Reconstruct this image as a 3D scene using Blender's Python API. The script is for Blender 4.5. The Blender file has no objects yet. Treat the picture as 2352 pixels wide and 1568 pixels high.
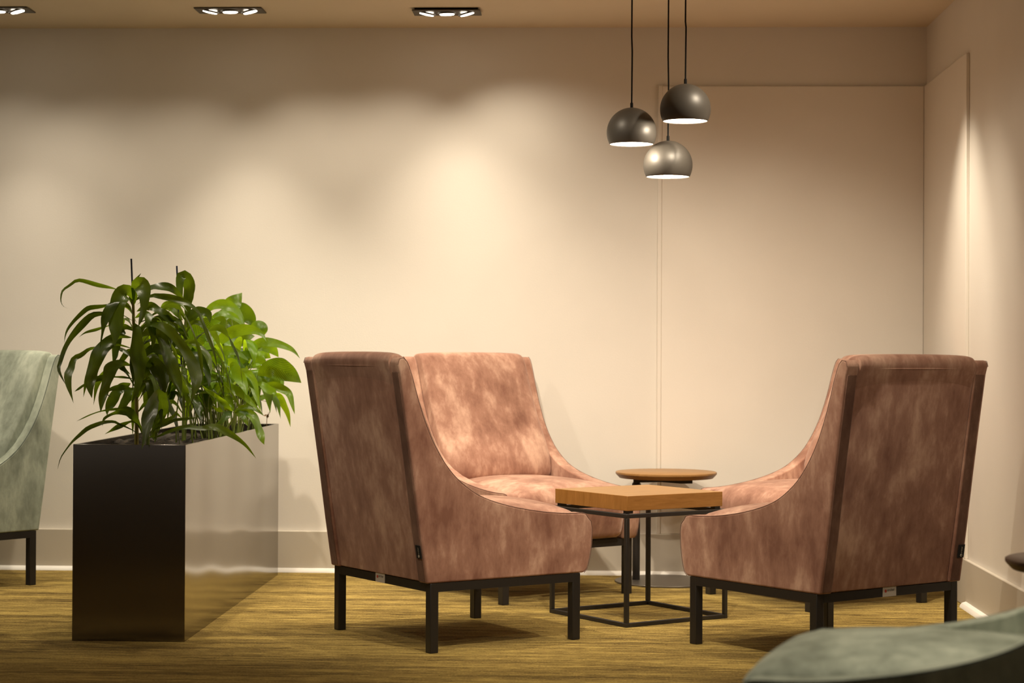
import bpy, bmesh, math, random
from mathutils import Vector, Matrix
random.seed(7)
sc = bpy.context.scene
COL = sc.collection

# ------------------------------------------------------------------ camera
FPX = 4419.77                     # focal length in pixels of the 2352 px wide frame
CAM = Vector((0, 0, 0.94))
CR = Vector((0.99924288, 0.0385989, 0.00487807))
CU = Vector((-0.00463754, -0.00631876, 0.99996928))
CF = Vector((-0.03862854, 0.99923481, 0.00613497))
cd = bpy.data.cameras.new('camera')
cam = bpy.data.objects.new('camera', cd)
COL.objects.link(cam)
cam.matrix_world = Matrix(((CR.x, CU.x, -CF.x, CAM.x), (CR.y, CU.y, -CF.y, CAM.y), (CR.z, CU.z, -CF.z, CAM.z), (0, 0, 0, 1)))
cd.sensor_width = 36.0
cd.lens = FPX * 36.0 / 2352.0
cd.clip_start = 0.1
cd.clip_end = 60
cd.dof.use_dof = True
cd.dof.focus_distance = 6.6
cd.dof.aperture_fstop = 4.0
sc.camera = cam

# ------------------------------------------------------------------ world, view, lights
WALL_Y, WALL_X, CEIL = 8.2196, 1.438, 2.333
sc.view_settings.view_transform = 'Standard'
sc.view_settings.look = 'None'
sc.view_settings.exposure = 0.4
sc.view_settings.gamma = 1.0
sc.view_settings.use_curve_mapping = False
w = bpy.data.worlds.new('room_ambient')
sc.world = w
w.use_nodes = True
w.node_tree.nodes['Background'].inputs[0].default_value = (1.0, 0.87, 0.72, 1)
w.node_tree.nodes['Background'].inputs[1].default_value = 0.11

WARM = (1.0, 0.87, 0.685)


def spot(name, loc, target, power, size_deg, blend=0.9, radius=0.028, color=WARM):
    ld = bpy.data.lights.new(name, 'SPOT')
    ld.energy = power
    ld.spot_size = math.radians(size_deg)
    ld.spot_blend = blend
    ld.shadow_soft_size = radius
    ld.color = color
    o = bpy.data.objects.new(name, ld)
    COL.objects.link(o)
    o.location = loc
    d = Vector(target) - Vector(loc)
    o.rotation_euler = d.to_track_quat('-Z', 'Y').to_euler()
    return o


# unseen downlights over the seating group, and spots added nearer the camera as fill
UNSEEN_SPOTS = [
    # loc, target, power, cone
    ((-0.57, 6.3, 2.31), (-0.38, 7.4, 0.35), 102, 92),
    ((0.85, 6.4, 2.31), (0.60, 7.4, 0.3), 66, 100),
    ((1.11, 7.25, 2.31), (1.20, 7.35, 0.0), 66, 66),
    ((-1.45, 6.7, 2.31), (-1.40, 7.4, 0.4), 62, 95),
    ((-2.5, 6.6, 2.31), (-2.4, 7.2, 0.3), 52, 95),
    ((0.15, 4.9, 2.31), (0.20, 6.35, 0.42), 108, 68),
    ((-1.15, 4.7, 2.31), (-0.60, 6.25, 0.55), 34, 44),
    ((1.2, 4.4, 2.31), (1.0, 5.8, 0.3), 26, 90),
    ((-1.0, 3.6, 2.31), (-0.85, 5.2, 0.0), 34, 70),
    ((0.75, 3.1, 2.31), (0.62, 3.35, 0.4), 100, 50),
]
for L in UNSEEN_SPOTS:
    spot('unseen_ceiling_spot', *L)


# ------------------------------------------------------------------ helpers
def link(name, me, mat=None, parent=None):
    o = bpy.data.objects.new(name, me)
    COL.objects.link(o)
    if mat:
        me.materials.append(mat)
    if parent:
        o.parent = parent
    return o


def tag(o, label=None, cat=None, group=None, kind=None):
    if label: o['label'] = label
    if cat: o['category'] = cat
    if group: o['group'] = group
    if kind: o['kind'] = kind
    return o


def empty(name, loc=(0, 0, 0), rz=0.0):
    o = bpy.data.objects.new(name, None)
    COL.objects.link(o)
    o.location = loc
    o.rotation_euler = (0, 0, rz)
    o.empty_display_size = 0.05
    return o


def smooth(me, ang=40):
    for p in me.polygons:
        p.use_smooth = True
    me.set_sharp_from_angle(angle=math.radians(ang))


def fin(name, bm, mat, parent=None, ang=40, bevel=0, seg=3, sub=0, recalc=True):
    if recalc:
        bmesh.ops.recalc_face_normals(bm, faces=bm.faces)
    me = bpy.data.meshes.new(name)
    bm.to_mesh(me)
    bm.free()
    smooth(me, ang)
    o = link(name, me, mat, parent)
    if bevel:
        m = o.modifiers.new('bevel', 'BEVEL')
        m.width = bevel
        m.segments = seg
        m.limit_method = 'ANGLE'
        m.angle_limit = math.radians(35)
        m.harden_normals = False
    if sub:
        m = o.modifiers.new('subdivision', 'SUBSURF')
        m.levels = m.render_levels = sub
    return o


def box(bm, x0, x1, y0, y1, z0, z1, mat=None):
    r = bmesh.ops.create_cube(bm, size=1.0)
    M = Matrix.Translation(((x0 + x1) / 2, (y0 + y1) / 2, (z0 + z1) / 2)) @ Matrix.Diagonal((x1 - x0, y1 - y0, z1 - z0, 1))
    if mat is not None:
        M = mat @ M
    bmesh.ops.transform(bm, matrix=M, verts=r['verts'])
    return r['verts']


def lathe(bm, prof, seg=48, cx=0, cy=0, cap=True):
    rings = []
    for r, z in prof:
        if r < 1e-5:
            rings.append([bm.verts.new((cx, cy, z))])
        else:
            rings.append([bm.verts.new((cx + r * math.cos(2 * math.pi * i / seg), cy + r * math.sin(2 * math.pi * i / seg), z)) for i in range(seg)])
    for a, b in zip(rings[:-1], rings[1:]):
        for i in range(seg):
            j = (i + 1) % seg
            if len(a) == 1 and len(b) == 1: continue
            if len(a) == 1: bm.faces.new((a[0], b[i], b[j]))
            elif len(b) == 1: bm.faces.new((a[i], b[0], a[j]))
            else: bm.faces.new((a[i], b[i], b[j], a[j]))


def tube(bm, pts, r, seg=8, r1=None, cap=True):
    pts = [Vector(p) for p in pts]
    n = len(pts)
    rings = []
    up = Vector((0, 0, 1))
    prevS = None
    for i, p in enumerate(pts):
        t = (pts[min(i + 1, n - 1)] - pts[max(i - 1, 0)]).normalized()
        if prevS is None:
            s = t.cross(up)
            if s.length < 1e-3: s = t.cross(Vector((1, 0, 0)))
        else:
            s = prevS - t * prevS.dot(t)
        s.normalize()
        prevS = s
        b = t.cross(s)
        rr = r if r1 is None else r + (r1 - r) * i / max(1, n - 1)
        rings.append([bm.verts.new(p + (s * math.cos(2 * math.pi * k / seg) + b * math.sin(2 * math.pi * k / seg)) * rr) for k in range(seg)])
    for a, b in zip(rings[:-1], rings[1:]):
        for k in range(seg):
            bm.faces.new((a[k], a[(k + 1) % seg], b[(k + 1) % seg], b[k]))
    if cap:
        bm.faces.new(rings[0][::-1])
        bm.faces.new(rings[-1])


def catmull(pts, n):
    pts = [Vector(p) for p in pts]
    if len(pts) == 2:
        return [pts[0].lerp(pts[1], i / (n - 1)) for i in range(n)]
    P = [2 * pts[0] - pts[1]] + pts + [2 * pts[-1] - pts[-2]]
    # chord lengths
    seglen = [(pts[i + 1] - pts[i]).length for i in range(len(pts) - 1)]
    tot = sum(seglen)
    out = []
    for k in range(n):
        d = tot * k / (n - 1)
        i = 0
        while i < len(seglen) - 1 and d > seglen[i]:
            d -= seglen[i]
            i += 1
        t = d / seglen[i] if seglen[i] > 0 else 0
        t = min(max(t, 0), 1)
        p0, p1, p2, p3 = P[i], P[i + 1], P[i + 2], P[i + 3]
        out.append(0.5 * ((2 * p1) + (p2 - p0) * t + (2 * p0 - 5 * p1 + 4 * p2 - p3) * t * t + (3 * p1 - p0 - 3 * p2 + p3) * t ** 3))
    return out


def px(x, y, Y):
    """point of the room at depth Y seen along the given image direction"""
    d = CF + CR * ((x - 1176) / FPX) - CU * ((y - 784) / FPX)
    return CAM + d * (Y / d.y)


# ------------------------------------------------------------------ materials
def newmat(name):
    m = bpy.data.materials.new(name)
    m.use_nodes = True
    nt = m.node_tree
    return m, nt, nt.nodes, nt.links, nt.nodes['Principled BSDF']


def ramp(nodes, stops):
    r = nodes.new('ShaderNodeValToRGB')
    e = r.color_ramp.elements
    while len(e) < len(stops): e.new(0.5)
    for i, (p, c) in enumerate(stops):
        e[i].position = p
        e[i].color = (*c, 1)
    return r


def noise(nodes, links, vec, scale=(1, 1, 1), s=1.0, detail=4, rough=0.55, dist=0.0):
    mp = nodes.new('ShaderNodeMapping')
    mp.inputs['Scale'].default_value = scale
    links.new(vec, mp.inputs['Vector'])
    n = nodes.new('ShaderNodeTexNoise')
    n.inputs['Scale'].default_value = s
    n.inputs['Detail'].default_value = detail
    n.inputs['Roughness'].default_value = rough
    n.inputs['Distortion'].default_value = dist
    links.new(mp.outputs[0], n.inputs['Vector'])
    return n


def bump(nodes, links, h, strength, dist, bsdf):
    b = nodes.new('ShaderNodeBump')
    b.inputs['Strength'].default_value = strength
    b.inputs['Distance'].default_value = dist
    links.new(h, b.inputs['Height'])
    links.new(b.outputs[0], bsdf.inputs['Normal'])
    return b


def coords(nodes, kind='Object'):
    return nodes.new('ShaderNodeTexCoord').outputs[kind]


def plain(name, col, rough=0.5, metal=0.0, spec=0.5):
    m, nt, n, l, b = newmat(name)
    b.inputs['Base Color'].default_value = (*col, 1)
    b.inputs['Roughness'].default_value = rough
    b.inputs['Metallic'].default_value = metal
    b.inputs['Specular IOR Level'].default_value = spec
    return m


def paint(name, col, rough=0.6, var=0.03, bmp=0.12):
    m, nt, n, l, b = newmat(name)
    v = coords(n)
    a = noise(n, l, v, s=1.7, detail=3)
    c = ramp(n, [(0.3, [x * (1 - var) for x in col]), (0.7, [min(1, x * (1 + var)) for x in col])])
    l.new(a.outputs['Fac'], c.inputs[0])
    l.new(c.outputs[0], b.inputs['Base Color'])
    b.inputs['Roughness'].default_value = rough
    b.inputs['Specular IOR Level'].default_value = 0.3
    f = noise(n, l, v, s=160, detail=3)
    bump(n, l, f.outputs['Fac'], bmp, 0.002, b)
    return m


M_WALL = paint('wall_paint', (0.77, 0.725, 0.655), 0.65)
M_PANEL = paint('panel_paint_brightened', (0.82, 0.765, 0.685), 0.6)  # lighter than the wall paint: brighter light on the panels put into colour
M_CEIL = paint('ceiling_paint', (0.68, 0.58, 0.43), 0.8)
M_SKIRT = paint('skirting_paint', (0.56, 0.505, 0.42), 0.5)
M_TOE = paint('toe_strip_paint', (0.86, 0.83, 0.77), 0.5)


def carpet():
    m, nt, n, l, b = newmat('carpet_gold_streaked')
    v = coords(n)
    broad = noise(n, l, v, (0.9, 9, 1), 1.0, 4, 0.6)
    mid = noise(n, l, v, (3.2, 42, 1), 1.0, 5, 0.65)
    fine = noise(n, l, v, (16, 130, 1), 1.0, 5, 0.75)
    fib = noise(n, l, v, (150, 330, 1), 1.0, 2, 0.6)
    def mix(a, bb, f):
        x = n.new('ShaderNodeMix'); x.data_type = 'FLOAT'
        x.inputs[0].default_value = f
        l.new(a, x.inputs[2]); l.new(bb, x.inputs[3])
        return x.outputs[0]
    t = mix(broad.outputs['Fac'], mid.outputs['Fac'], 0.55)
    t = mix(t, fine.outputs['Fac'], 0.42)
    t = mix(t, fib.outputs['Fac'], 0.22)
    c = ramp(n, [(0.395, (0.022, 0.012, 0.004)), (0.45, (0.105, 0.066, 0.019)), (0.502, (0.28, 0.192, 0.052)), (0.565, (0.56, 0.405, 0.115))])
    l.new(t, c.inputs[0])
    l.new(c.outputs[0], b.inputs['Base Color'])
    b.inputs['Roughness'].default_value = 0.95
    b.inputs['Specular IOR Level'].default_value = 0.1
    b.inputs['Sheen Weight'].default_value = 0.25
    b.inputs['Sheen Roughness'].default_value = 0.5
    b.inputs['Sheen Tint'].default_value = (0.9, 0.7, 0.3, 1)
    bump(n, l, t, 0.9, 0.012, b)
    return m


M_CARPET = carpet()


def velvet(name, dark, mid, light, sheen=(1, 0.8, 0.7), sw=0.5):
    m, nt, n, l, b = newmat(name)
    v = coords(n)
    oi = n.new('ShaderNodeObjectInfo')
    sc_ = n.new('ShaderNodeVectorMath'); sc_.operation = 'SCALE'; sc_.inputs['Scale'].default_value = 7.3
    l.new(oi.outputs['Location'], sc_.inputs[0])
    ad = n.new('ShaderNodeVectorMath'); ad.operation = 'ADD'
    l.new(v, ad.inputs[0]); l.new(sc_.outputs[0], ad.inputs[1])
    vv = ad.outputs[0]
    a = noise(n, l, vv, (1.25, 1.25, 0.8), 5.2, 5, 0.58, 0.2)
    c2 = noise(n, l, vv, (1.6, 1.6, 0.6), 19.0, 6, 0.68, 0.2)
    x = n.new('ShaderNodeMix'); x.data_type = 'FLOAT'; x.inputs[0].default_value = 0.36
    l.new(a.outputs['Fac'], x.inputs[2]); l.new(c2.outputs['Fac'], x.inputs[3])
    r = ramp(n, [(0.37, dark), (0.50, mid), (0.64, light)])
    l.new(x.outputs[0], r.inputs[0])
    l.new(r.outputs[0], b.inputs['Base Color'])
    b.inputs['Roughness'].default_value = 0.75
    b.inputs['Specular IOR Level'].default_value = 0.2
    b.inputs['Sheen Weight'].default_value = sw
    b.inputs['Sheen Roughness'].default_value = 0.45
    b.inputs['Sheen Tint'].default_value = (*sheen, 1)
    f = noise(n, l, vv, (1, 1, 1), 420, 2, 0.5)
    bump(n, l, f.outputs['Fac'], 0.15, 0.0012, b)
    return m


M_PINK_NAP = velvet('velvet_dusty_pink_brushed_down', (0.115, 0.052, 0.036), (0.185, 0.095, 0.066), (0.29, 0.165, 0.118), (1, .8, .7), .3)
M_GREEN_NAP = velvet('velvet_teal_brushed_down', (0.070, 0.105, 0.100), (0.115, 0.165, 0.160), (0.18, 0.24, 0.235), (0.75, 0.9, 0.85), .3)
M_PINK = velvet('velvet_dusty_pink', (0.225, 0.100, 0.066), (0.370, 0.192, 0.133), (0.62, 0.390, 0.285))
M_GREEN = velvet('velvet_sage_green', (0.150, 0.168, 0.130), (0.265, 0.295, 0.235), (0.43, 0.465, 0.375), (0.80, 0.88, 0.74), 0.5)
M_SEAM_P = plain('seam_thread_pink', (0.20, 0.105, 0.075), 0.9)
M_SEAM_G = plain('seam_thread_green', (0.055, 0.07, 0.06), 0.9)


def metal_black():
    m, nt, n, l, b = newmat('powder_coated_black_steel')
    v = coords(n)
    f = noise(n, l, v, s=500, detail=2)
    b.inputs['Base Color'].default_value = (0.020, 0.017, 0.015, 1)
    b.inputs['Roughness'].default_value = 0.42
    b.inputs['Specular IOR Level'].default_value = 0.5
    bump(n, l, f.outputs['Fac'], 0.15, 0.001, b)
    return m


M_BLACK = metal_black()
M_CORD = plain('black_flex', (0.006, 0.0055, 0.005), 0.8, 0, 0.2)


def wood(name, c0, c1, rough, axis):
    m, nt, n, l, b = newmat(name)
    v = coords(n)
    s = {'x': (1.2, 14, 14), 'y': (14, 1.2, 14), 'z': (14, 14, 1.2)}[axis]
    a = noise(n, l, v, s, 3.0, 6, 0.6, 0.8)
    g = noise(n, l, v, tuple(k * 3 for k in s), 6.0, 3, 0.6)
    x = n.new('ShaderNodeMix'); x.data_type = 'FLOAT'; x.inputs[0].default_value = 0.45
    l.new(a.outputs['Fac'], x.inputs[2]); l.new(g.outputs['Fac'], x.inputs[3])
    r = ramp(n, [(0.35, c0), (0.65, c1)])
    l.new(x.outputs[0], r.inputs[0])
    l.new(r.outputs[0], b.inputs['Base Color'])
    b.inputs['Roughness'].default_value = rough
    b.inputs['Specular IOR Level'].default_value = 0.4
    bump(n, l, x.outputs[0], 0.06, 0.001, b)
    return m


M_OAK = wood('honey_oak_veneer', (0.275, 0.137, 0.040), (0.385, 0.210, 0.074), 0.42, 'x')
M_OAK_EDGE = wood('honey_oak_edge', (0.27, 0.115, 0.022), (0.40, 0.185, 0.045), 0.4, 'x')
M_OAK_END = wood('honey_oak_end_edge', (0.27, 0.115, 0.022), (0.40, 0.185, 0.045), 0.4, 'z')
M_WALNUT = wood('dark_stained_wood', (0.075, 0.040, 0.022), (0.13, 0.075, 0.045), 0.35, 'x')


def planter_metal():
    m, nt, n, l, b = newmat('satin_dark_sheet_metal')
    v = coords(n)
    b.inputs['Base Color'].default_value = (0.23, 0.21, 0.19, 1)
    b.inputs['Roughness'].default_value = 0.15
    b.inputs['Metallic'].default_value = 1.0
    a = noise(n, l, v, (1, 1.5, 1.3), 1.7, 0, 0.3)
    bump(n, l, a.outputs['Fac'], 0.5, 0.02, b)
    return m


M_PLANTER = planter_metal()


def soil_mat():
    m, nt, n, l, b = newmat('dark_potting_soil')
    v = coords(n)
    a = noise(n, l, v, s=60, detail=6, rough=0.7)
    r = ramp(n, [(0.35, (0.008, 0.006, 0.004)), (0.55, (0.035, 0.024, 0.014)), (0.75, (0.12, 0.085, 0.05))])
    l.new(a.outputs['Fac'], r.inputs[0])
    l.new(r.outputs[0], b.inputs['Base Color'])
    b.inputs['Roughness'].default_value = 0.9
    bump(n, l, a.outputs['Fac'], 1.0, 0.01, b)
    return m


M_SOIL = soil_mat()


def ramp_link(n, l, fac, tr):
    r = ramp(n, [(0.2, [c * 0.45 for c in tr]), (0.8, tr)])
    l.new(fac, r.inputs[0])
    return r.outputs[0]


def leaf_mat(name, c0, c1, tr, rough, stripes):
    m, nt, n, l, b = newmat(name)
    uv = n.new('ShaderNodeTexCoord').outputs['UV']
    sep = n.new('ShaderNodeSeparateXYZ'); l.new(uv, sep.inputs[0])
    # vein pattern follows the leaf
    sub = n.new('ShaderNodeMath'); sub.operation = 'SUBTRACT'; sub.inputs[1].default_value = 0.5
    l.new(sep.outputs['X'], sub.inputs[0])
    ab = n.new('ShaderNodeMath'); ab.operation = 'ABSOLUTE'; l.new(sub.outputs[0], ab.inputs[0])
    if stripes == 'long':
        arg = n.new('ShaderNodeMath'); arg.operation = 'MULTIPLY'; arg.inputs[1].default_value = 90
        l.new(ab.outputs[0], arg.inputs[0])
    else:
        m1 = n.new('ShaderNodeMath'); m1.operation = 'MULTIPLY'; m1.inputs[1].default_value = 1.3
        l.new(sep.outputs['Y'], m1.inputs[0])
        m2 = n.new('ShaderNodeMath'); m2.operation = 'SUBTRACT'
        l.new(m1.outputs[0], m2.inputs[0]); l.new(ab.outputs[0], m2.inputs[1])
        arg = n.new('ShaderNodeMath'); arg.operation = 'MULTIPLY'; arg.inputs[1].default_value = 70
        l.new(m2.outputs[0], arg.inputs[0])
    sn = n.new('ShaderNodeMath'); sn.operation = 'SINE'; l.new(arg.outputs[0], sn.inputs[0])
    v = coords(n)
    a = noise(n, l, v, s=14, detail=2)
    mu = n.new('ShaderNodeMath'); mu.operation = 'MULTIPLY_ADD'; mu.inputs[1].default_value = 0.16
    l.new(sn.outputs[0], mu.inputs[0]); l.new(a.outputs['Fac'], mu.inputs[2])
    at = n.new('ShaderNodeAttribute'); at.attribute_name = 'tone'
    ta = n.new('ShaderNodeMath'); ta.operation = 'MULTIPLY_ADD'; ta.inputs[1].default_value = 0.7; ta.inputs[2].default_value = -0.35
    l.new(at.outputs['Fac'], ta.inputs[0])
    tb_ = n.new('ShaderNodeMath'); tb_.operation = 'ADD'
    l.new(mu.outputs[0], tb_.inputs[0]); l.new(ta.outputs[0], tb_.inputs[1])
    r = ramp(n, [(0.2, c0), (0.8, c1)])
    l.new(tb_.outputs[0], r.inputs[0])
    l.new(r.outputs[0], b.inputs['Base Color'])
    b.inputs['Roughness'].default_value = rough
    b.inputs['Specular IOR Level'].default_value = 0.36
    bump(n, l, sn.outputs[0], 0.12, 0.002, b)
    t = n.new('ShaderNodeBsdfTranslucent'); l.new(ramp_link(n, l, tb_.outputs[0], tr), t.inputs[0])
    mx = n.new('ShaderNodeMixShader'); mx.inputs[0].default_value = 0.46
    l.new(b.outputs[0], mx.inputs[1]); l.new(t.outputs[0], mx.inputs[2])
    l.new(mx.outputs[0], n['Material Output'].inputs[0])
    return m


M_LEAF_D = leaf_mat('dracaena_leaf', (0.022, 0.042, 0.003), (0.080, 0.125, 0.010), (0.24, 0.36, 0.01), 0.30, 'long')
M_LEAF_L = leaf_mat('lily_leaf', (0.028, 0.075, 0.003), (0.120, 0.23, 0.008), (0.50, 0.74, 0.012), 0.30, 'vein')
M_STEM = plain('green_stem', (0.13, 0.17, 0.02), 0.5)
M_CANE = plain('yellow_green_cane', (0.24, 0.20, 0.03), 0.5)
M_TWIG = plain('dry_brown_stem', (0.24, 0.13, 0.05), 0.8)
M_STAKE = plain('dark_blue_stake', (0.012, 0.016, 0.035), 0.5)

M_SHADE = plain('satin_graphite_shade', (0.072, 0.063, 0.052), 0.46, 0.25, 0.5)
M_WHITE = plain('white_enamel', (0.85, 0.83, 0.80), 0.4)
M_PLATE = plain('dark_grey_trim_plate', (0.10, 0.088, 0.070), 0.45, 0.3)
M_LABEL = plain('pale_paper_label', (0.55, 0.50, 0.43), 0.5)
M_INK = plain('dark_ink', (0.05, 0.045, 0.04), 0.6)
M_RED = plain('red_print', (0.45, 0.05, 0.03), 0.5)
M_TAG = plain('black_woven_tag', (0.008, 0.008, 0.008), 0.8)
M_THREAD = plain('pale_thread', (0.55, 0.50, 0.40), 0.8)


def emit(name, col, s):
    m = bpy.data.materials.new(name)
    m.use_nodes = True
    nt = m.node_tree
    nt.nodes.remove(nt.nodes['Principled BSDF'])
    e = nt.nodes.new('ShaderNodeEmission')
    e.inputs[0].default_value = (*col, 1)
    e.inputs[1].default_value = s
    nt.links.new(e.outputs[0], nt.nodes['Material Output'].inputs[0])
    return m


M_GLOW = emit('lamp_glow', (1.0, 0.90, 0.74), 9.0)
M_BULB = emit('bulb_glow', (1.0, 0.88, 0.70), 14.0)

# ------------------------------------------------------------------ the room
def struct(name, bm, mat, ang=30, bevel=0):
    o = fin(name, bm, mat, None, ang, bevel, 2)
    o['kind'] = 'structure'
    return o


X0, Y0 = -6.0, -3.0
bm = bmesh.new(); box(bm, X0, WALL_X + 0.12, Y0, WALL_Y + 0.12, -0.12, 0.0); struct('floor', bm, M_CARPET)
bm = bmesh.new(); box(bm, X0, WALL_X + 0.12, Y0, WALL_Y + 0.12, CEIL, CEIL + 0.12); struct('ceiling', bm, M_CEIL)
bm = bmesh.new(); box(bm, X0, WALL_X + 0.12, WALL_Y, WALL_Y + 0.12, 0.0, CEIL); struct('wall_back', bm, M_WALL)
bm = bmesh.new(); box(bm, WALL_X, WALL_X + 0.12, Y0, WALL_Y, 0.0, CEIL); struct('wall_right', bm, M_WALL)
SK = 0.1754


def toe(bm, q, a, b, along_y):
    A = [bm.verts.new((c, a, z) if along_y else (a, c, z)) for c, z in q]
    B_ = [bm.verts.new((c, b, z) if along_y else (b, c, z)) for c, z in q]
    bm.faces.new(A); bm.faces.new(B_[::-1])
    for i in range(len(q)):
        j = (i + 1) % len(q)
        bm.faces.new((A[i], B_[i], B_[j], A[j]))


PT = 0.013
# skirting boards with their lighter toe strips
bm = bmesh.new(); box(bm, X0, WALL_X, WALL_Y - 0.020, WALL_Y, 0.0, SK); struct('baseboard_back', bm, M_SKIRT, 30, 0.003)
bm = bmesh.new(); toe(bm, [(WALL_Y - 0.020, 0), (WALL_Y - 0.042, 0), (WALL_Y - 0.040, .006), (WALL_Y - 0.033, .0125), (WALL_Y - 0.020, .0175)], X0, WALL_X - 0.020, False); struct('trim_1', bm, M_TOE)
bm = bmesh.new(); box(bm, WALL_X - 0.016, WALL_X, Y0, WALL_Y - 0.020, 0.0, SK); struct('baseboard_right', bm, M_SKIRT, 30, 0.003)
bm = bmesh.new(); toe(bm, [(WALL_X - 0.016, 0), (WALL_X - 0.040, 0), (WALL_X - 0.038, .008), (WALL_X - 0.031, .016), (WALL_X - 0.016, .021)], Y0, 7.26, True); struct('trim_2', bm, M_TOE)
# boxed-in wall panels that meet in the corner, with a thin edge batten
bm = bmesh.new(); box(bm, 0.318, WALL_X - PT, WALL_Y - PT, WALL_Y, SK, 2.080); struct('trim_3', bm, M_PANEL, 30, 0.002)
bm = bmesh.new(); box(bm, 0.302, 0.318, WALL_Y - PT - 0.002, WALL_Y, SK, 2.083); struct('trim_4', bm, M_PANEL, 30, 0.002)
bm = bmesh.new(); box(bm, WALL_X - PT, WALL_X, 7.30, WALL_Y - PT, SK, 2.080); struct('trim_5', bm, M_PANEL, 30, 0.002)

# ------------------------------------------------------------------ armchairs
PROF_TOP = [(.318, .400), (.310, .412), (.296, .416), (.222, .418), (.137, .4265), (.042, .4425), (-.0455, .4645), (-.113, .4905), (-.168, .5255), (-.211, .5635),
            (-.25, .6125), (-.2855, .6715), (-.3155, .7395), (-.3385, .8045), (-.355, .858), (-.3685, .8955), (-.376, .912), (-.386, .923), (-.398, .926), (-.407, .918), (-.4095, .905)]
PROF = [(-.3005, .219), (.303, .219), (.316, .232), (.326, .265), (.334, .310), (.336, .360), (.331, .388)] + PROF_TOP + [(-.402, .88), (-.379, .735), (-.352, .56), (-.326, .38)]
XI, XO = 0.262, 0.316


def side_panel(s, mat, seam, parent, nap):
    bm = bmesh.new()
    n = len(PROF)
    a = [bm.verts.new((s * XI, y, z)) for y, z in PROF]
    b = [bm.verts.new((s * XO, y, z)) for y, z in PROF]
    bm.faces.new(a); bm.faces.new(b[::-1])
    for i in range(n):
        j = (i + 1) % n
        bm.faces.new((a[i], b[i], b[j], a[j]))
    o = fin('side_panel', bm, mat, parent, 50, 0.011, 4)
    bm = bmesh.new()
    q = [(-.3022, .223), (-.328, .38), (-.354, .56), (-.381, .735), (-.404, .88)]
    A_ = [bm.verts.new((s * (XI + .004), y, z)) for y, z in q] + [bm.verts.new((s * (XI + .004), y + .006, z)) for y, z in q[::-1]]
    B_ = [bm.verts.new((s * (XO - .010), y, z)) for y, z in q] + [bm.verts.new((s * (XO - .010), y + .006, z)) for y, z in q[::-1]]
    bm.faces.new(A_); bm.faces.new(B_[::-1])
    for i in range(len(A_)):
        j = (i + 1) % len(A_)
        bm.faces.new((A_[i], B_[i], B_[j], A_[j]))
    bd = fin('back_border', bm, nap, o, 40, 0.0015, 2)
    bd['label'] = 'darker brushed border strip'
    bm = bmesh.new()
    path = PROF[1:len(PROF) - 4]
    tube(bm, [(s * (XO - 0.0015), y, z) for y, z in catmull([Vector((0, y, z)) for y, z in path], 70) and [(v.y, v.z) for v in catmull([Vector((0, y, z)) for y, z in path], 70)]], 0.0011, 6)
    fin('seam', bm, seam, o, 60)
    return o


def loft(name, secs, mat, parent, ang=60, sub=0):
    """closed section loops lofted side to side"""
    bm = bmesh.new()
    R = [[bm.verts.new(p) for p in s] for s in secs]
    n = len(R[0])
    for a, b in zip(R[:-1], R[1:]):
        for i in range(n):
            bm.faces.new((a[i], a[(i + 1) % n], b[(i + 1) % n], b[i]))
    bm.faces.new(R[0][::-1]); bm.faces.new(R[-1])
    return fin(name, bm, mat, parent, ang, 0, 0, sub)


def seat_sections():
    secs = []
    N = 13
    for k in range(N):
        u = -1 + 2 * k / (N - 1)
        x = u * 0.2605
        e = (1 - abs(u) ** 2.6)
        ed = (1 - abs(u) ** 10)
        s = []
        base = [(-.26, .222), (.10, .222), (.300, .222), (.316, .232), (.327, .268), (.334, .312), (.336, .355), (.330, .388)]
        for y, z in base:
            s.append((x, y + ((0.006 + 0.016 * min(1, max(0, (z - .26) / .1))) * e if y > .2 else 0) - 0.004 * (1 - ed), z))
        for y, c in ((.326, .34), (.290, .64), (.24, .82), (.17, .94), (.08, 1.0), (-.02, 1.0), (-.10, .93), (-.17, .82), (-.26, .72)):
            s.append((x, y, .404 + .056 * c * (0.30 + 0.70 * e) - 0.004 * (1 - ed)))
        secs.append(s)
    return secs


def back_sections():
    front = [(-.170, .425), (-.150, .455), (-.152, .50), (-.176, .56), (-.205, .61), (-.240, .672), (-.270, .74), (-.297, .805), (-.318, .858), (-.334, .900), (-.349, .927), (-.366, .939), (-.388, .941), (-.404, .931), (-.409, .915), (-.408, .900)]
    back = [(-.392, .86), (-.35, .65), (-.30, .40)]
    secs = []
    US = [-1, -.985, -.94, -.85, -.7, -.5, -.25, 0, .25, .5, .7, .85, .94, .985, 1]
    for u in US:
        x = u * 0.2618
        e = 1 - abs(u) ** 2.4
        ed = abs(u) ** 16
        s = []
        for i, (y, z) in enumerate(front):
            f = 1.0 if i < 9 else 0.3
            s.append((x, y + f * (0.016 * e - 0.010 * ed), z - (0.006 * ed if i > 8 else 0) + (0.004 * e if 9 < i < 14 else 0)))
        for y, z in back:
            s.append((x, y, z))
        secs.append(s)
    return secs


def text_mesh(body, size):
    cu = bpy.data.curves.new('lettering', 'FONT')
    cu.body = body
    cu.size = size
    cu.align_x = 'LEFT'
    cu.extrude = 0.0001
    o = bpy.data.objects.new('lettering_source', cu)
    COL.objects.link(o)
    bpy.context.view_layer.update()
    me = bpy.data.meshes.new_from_object(o.evaluated_get(bpy.context.evaluated_depsgraph_get()))
    bpy.data.objects.remove(o)
    bpy.data.curves.remove(cu)
    me.name = 'lettering'
    return me


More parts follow.
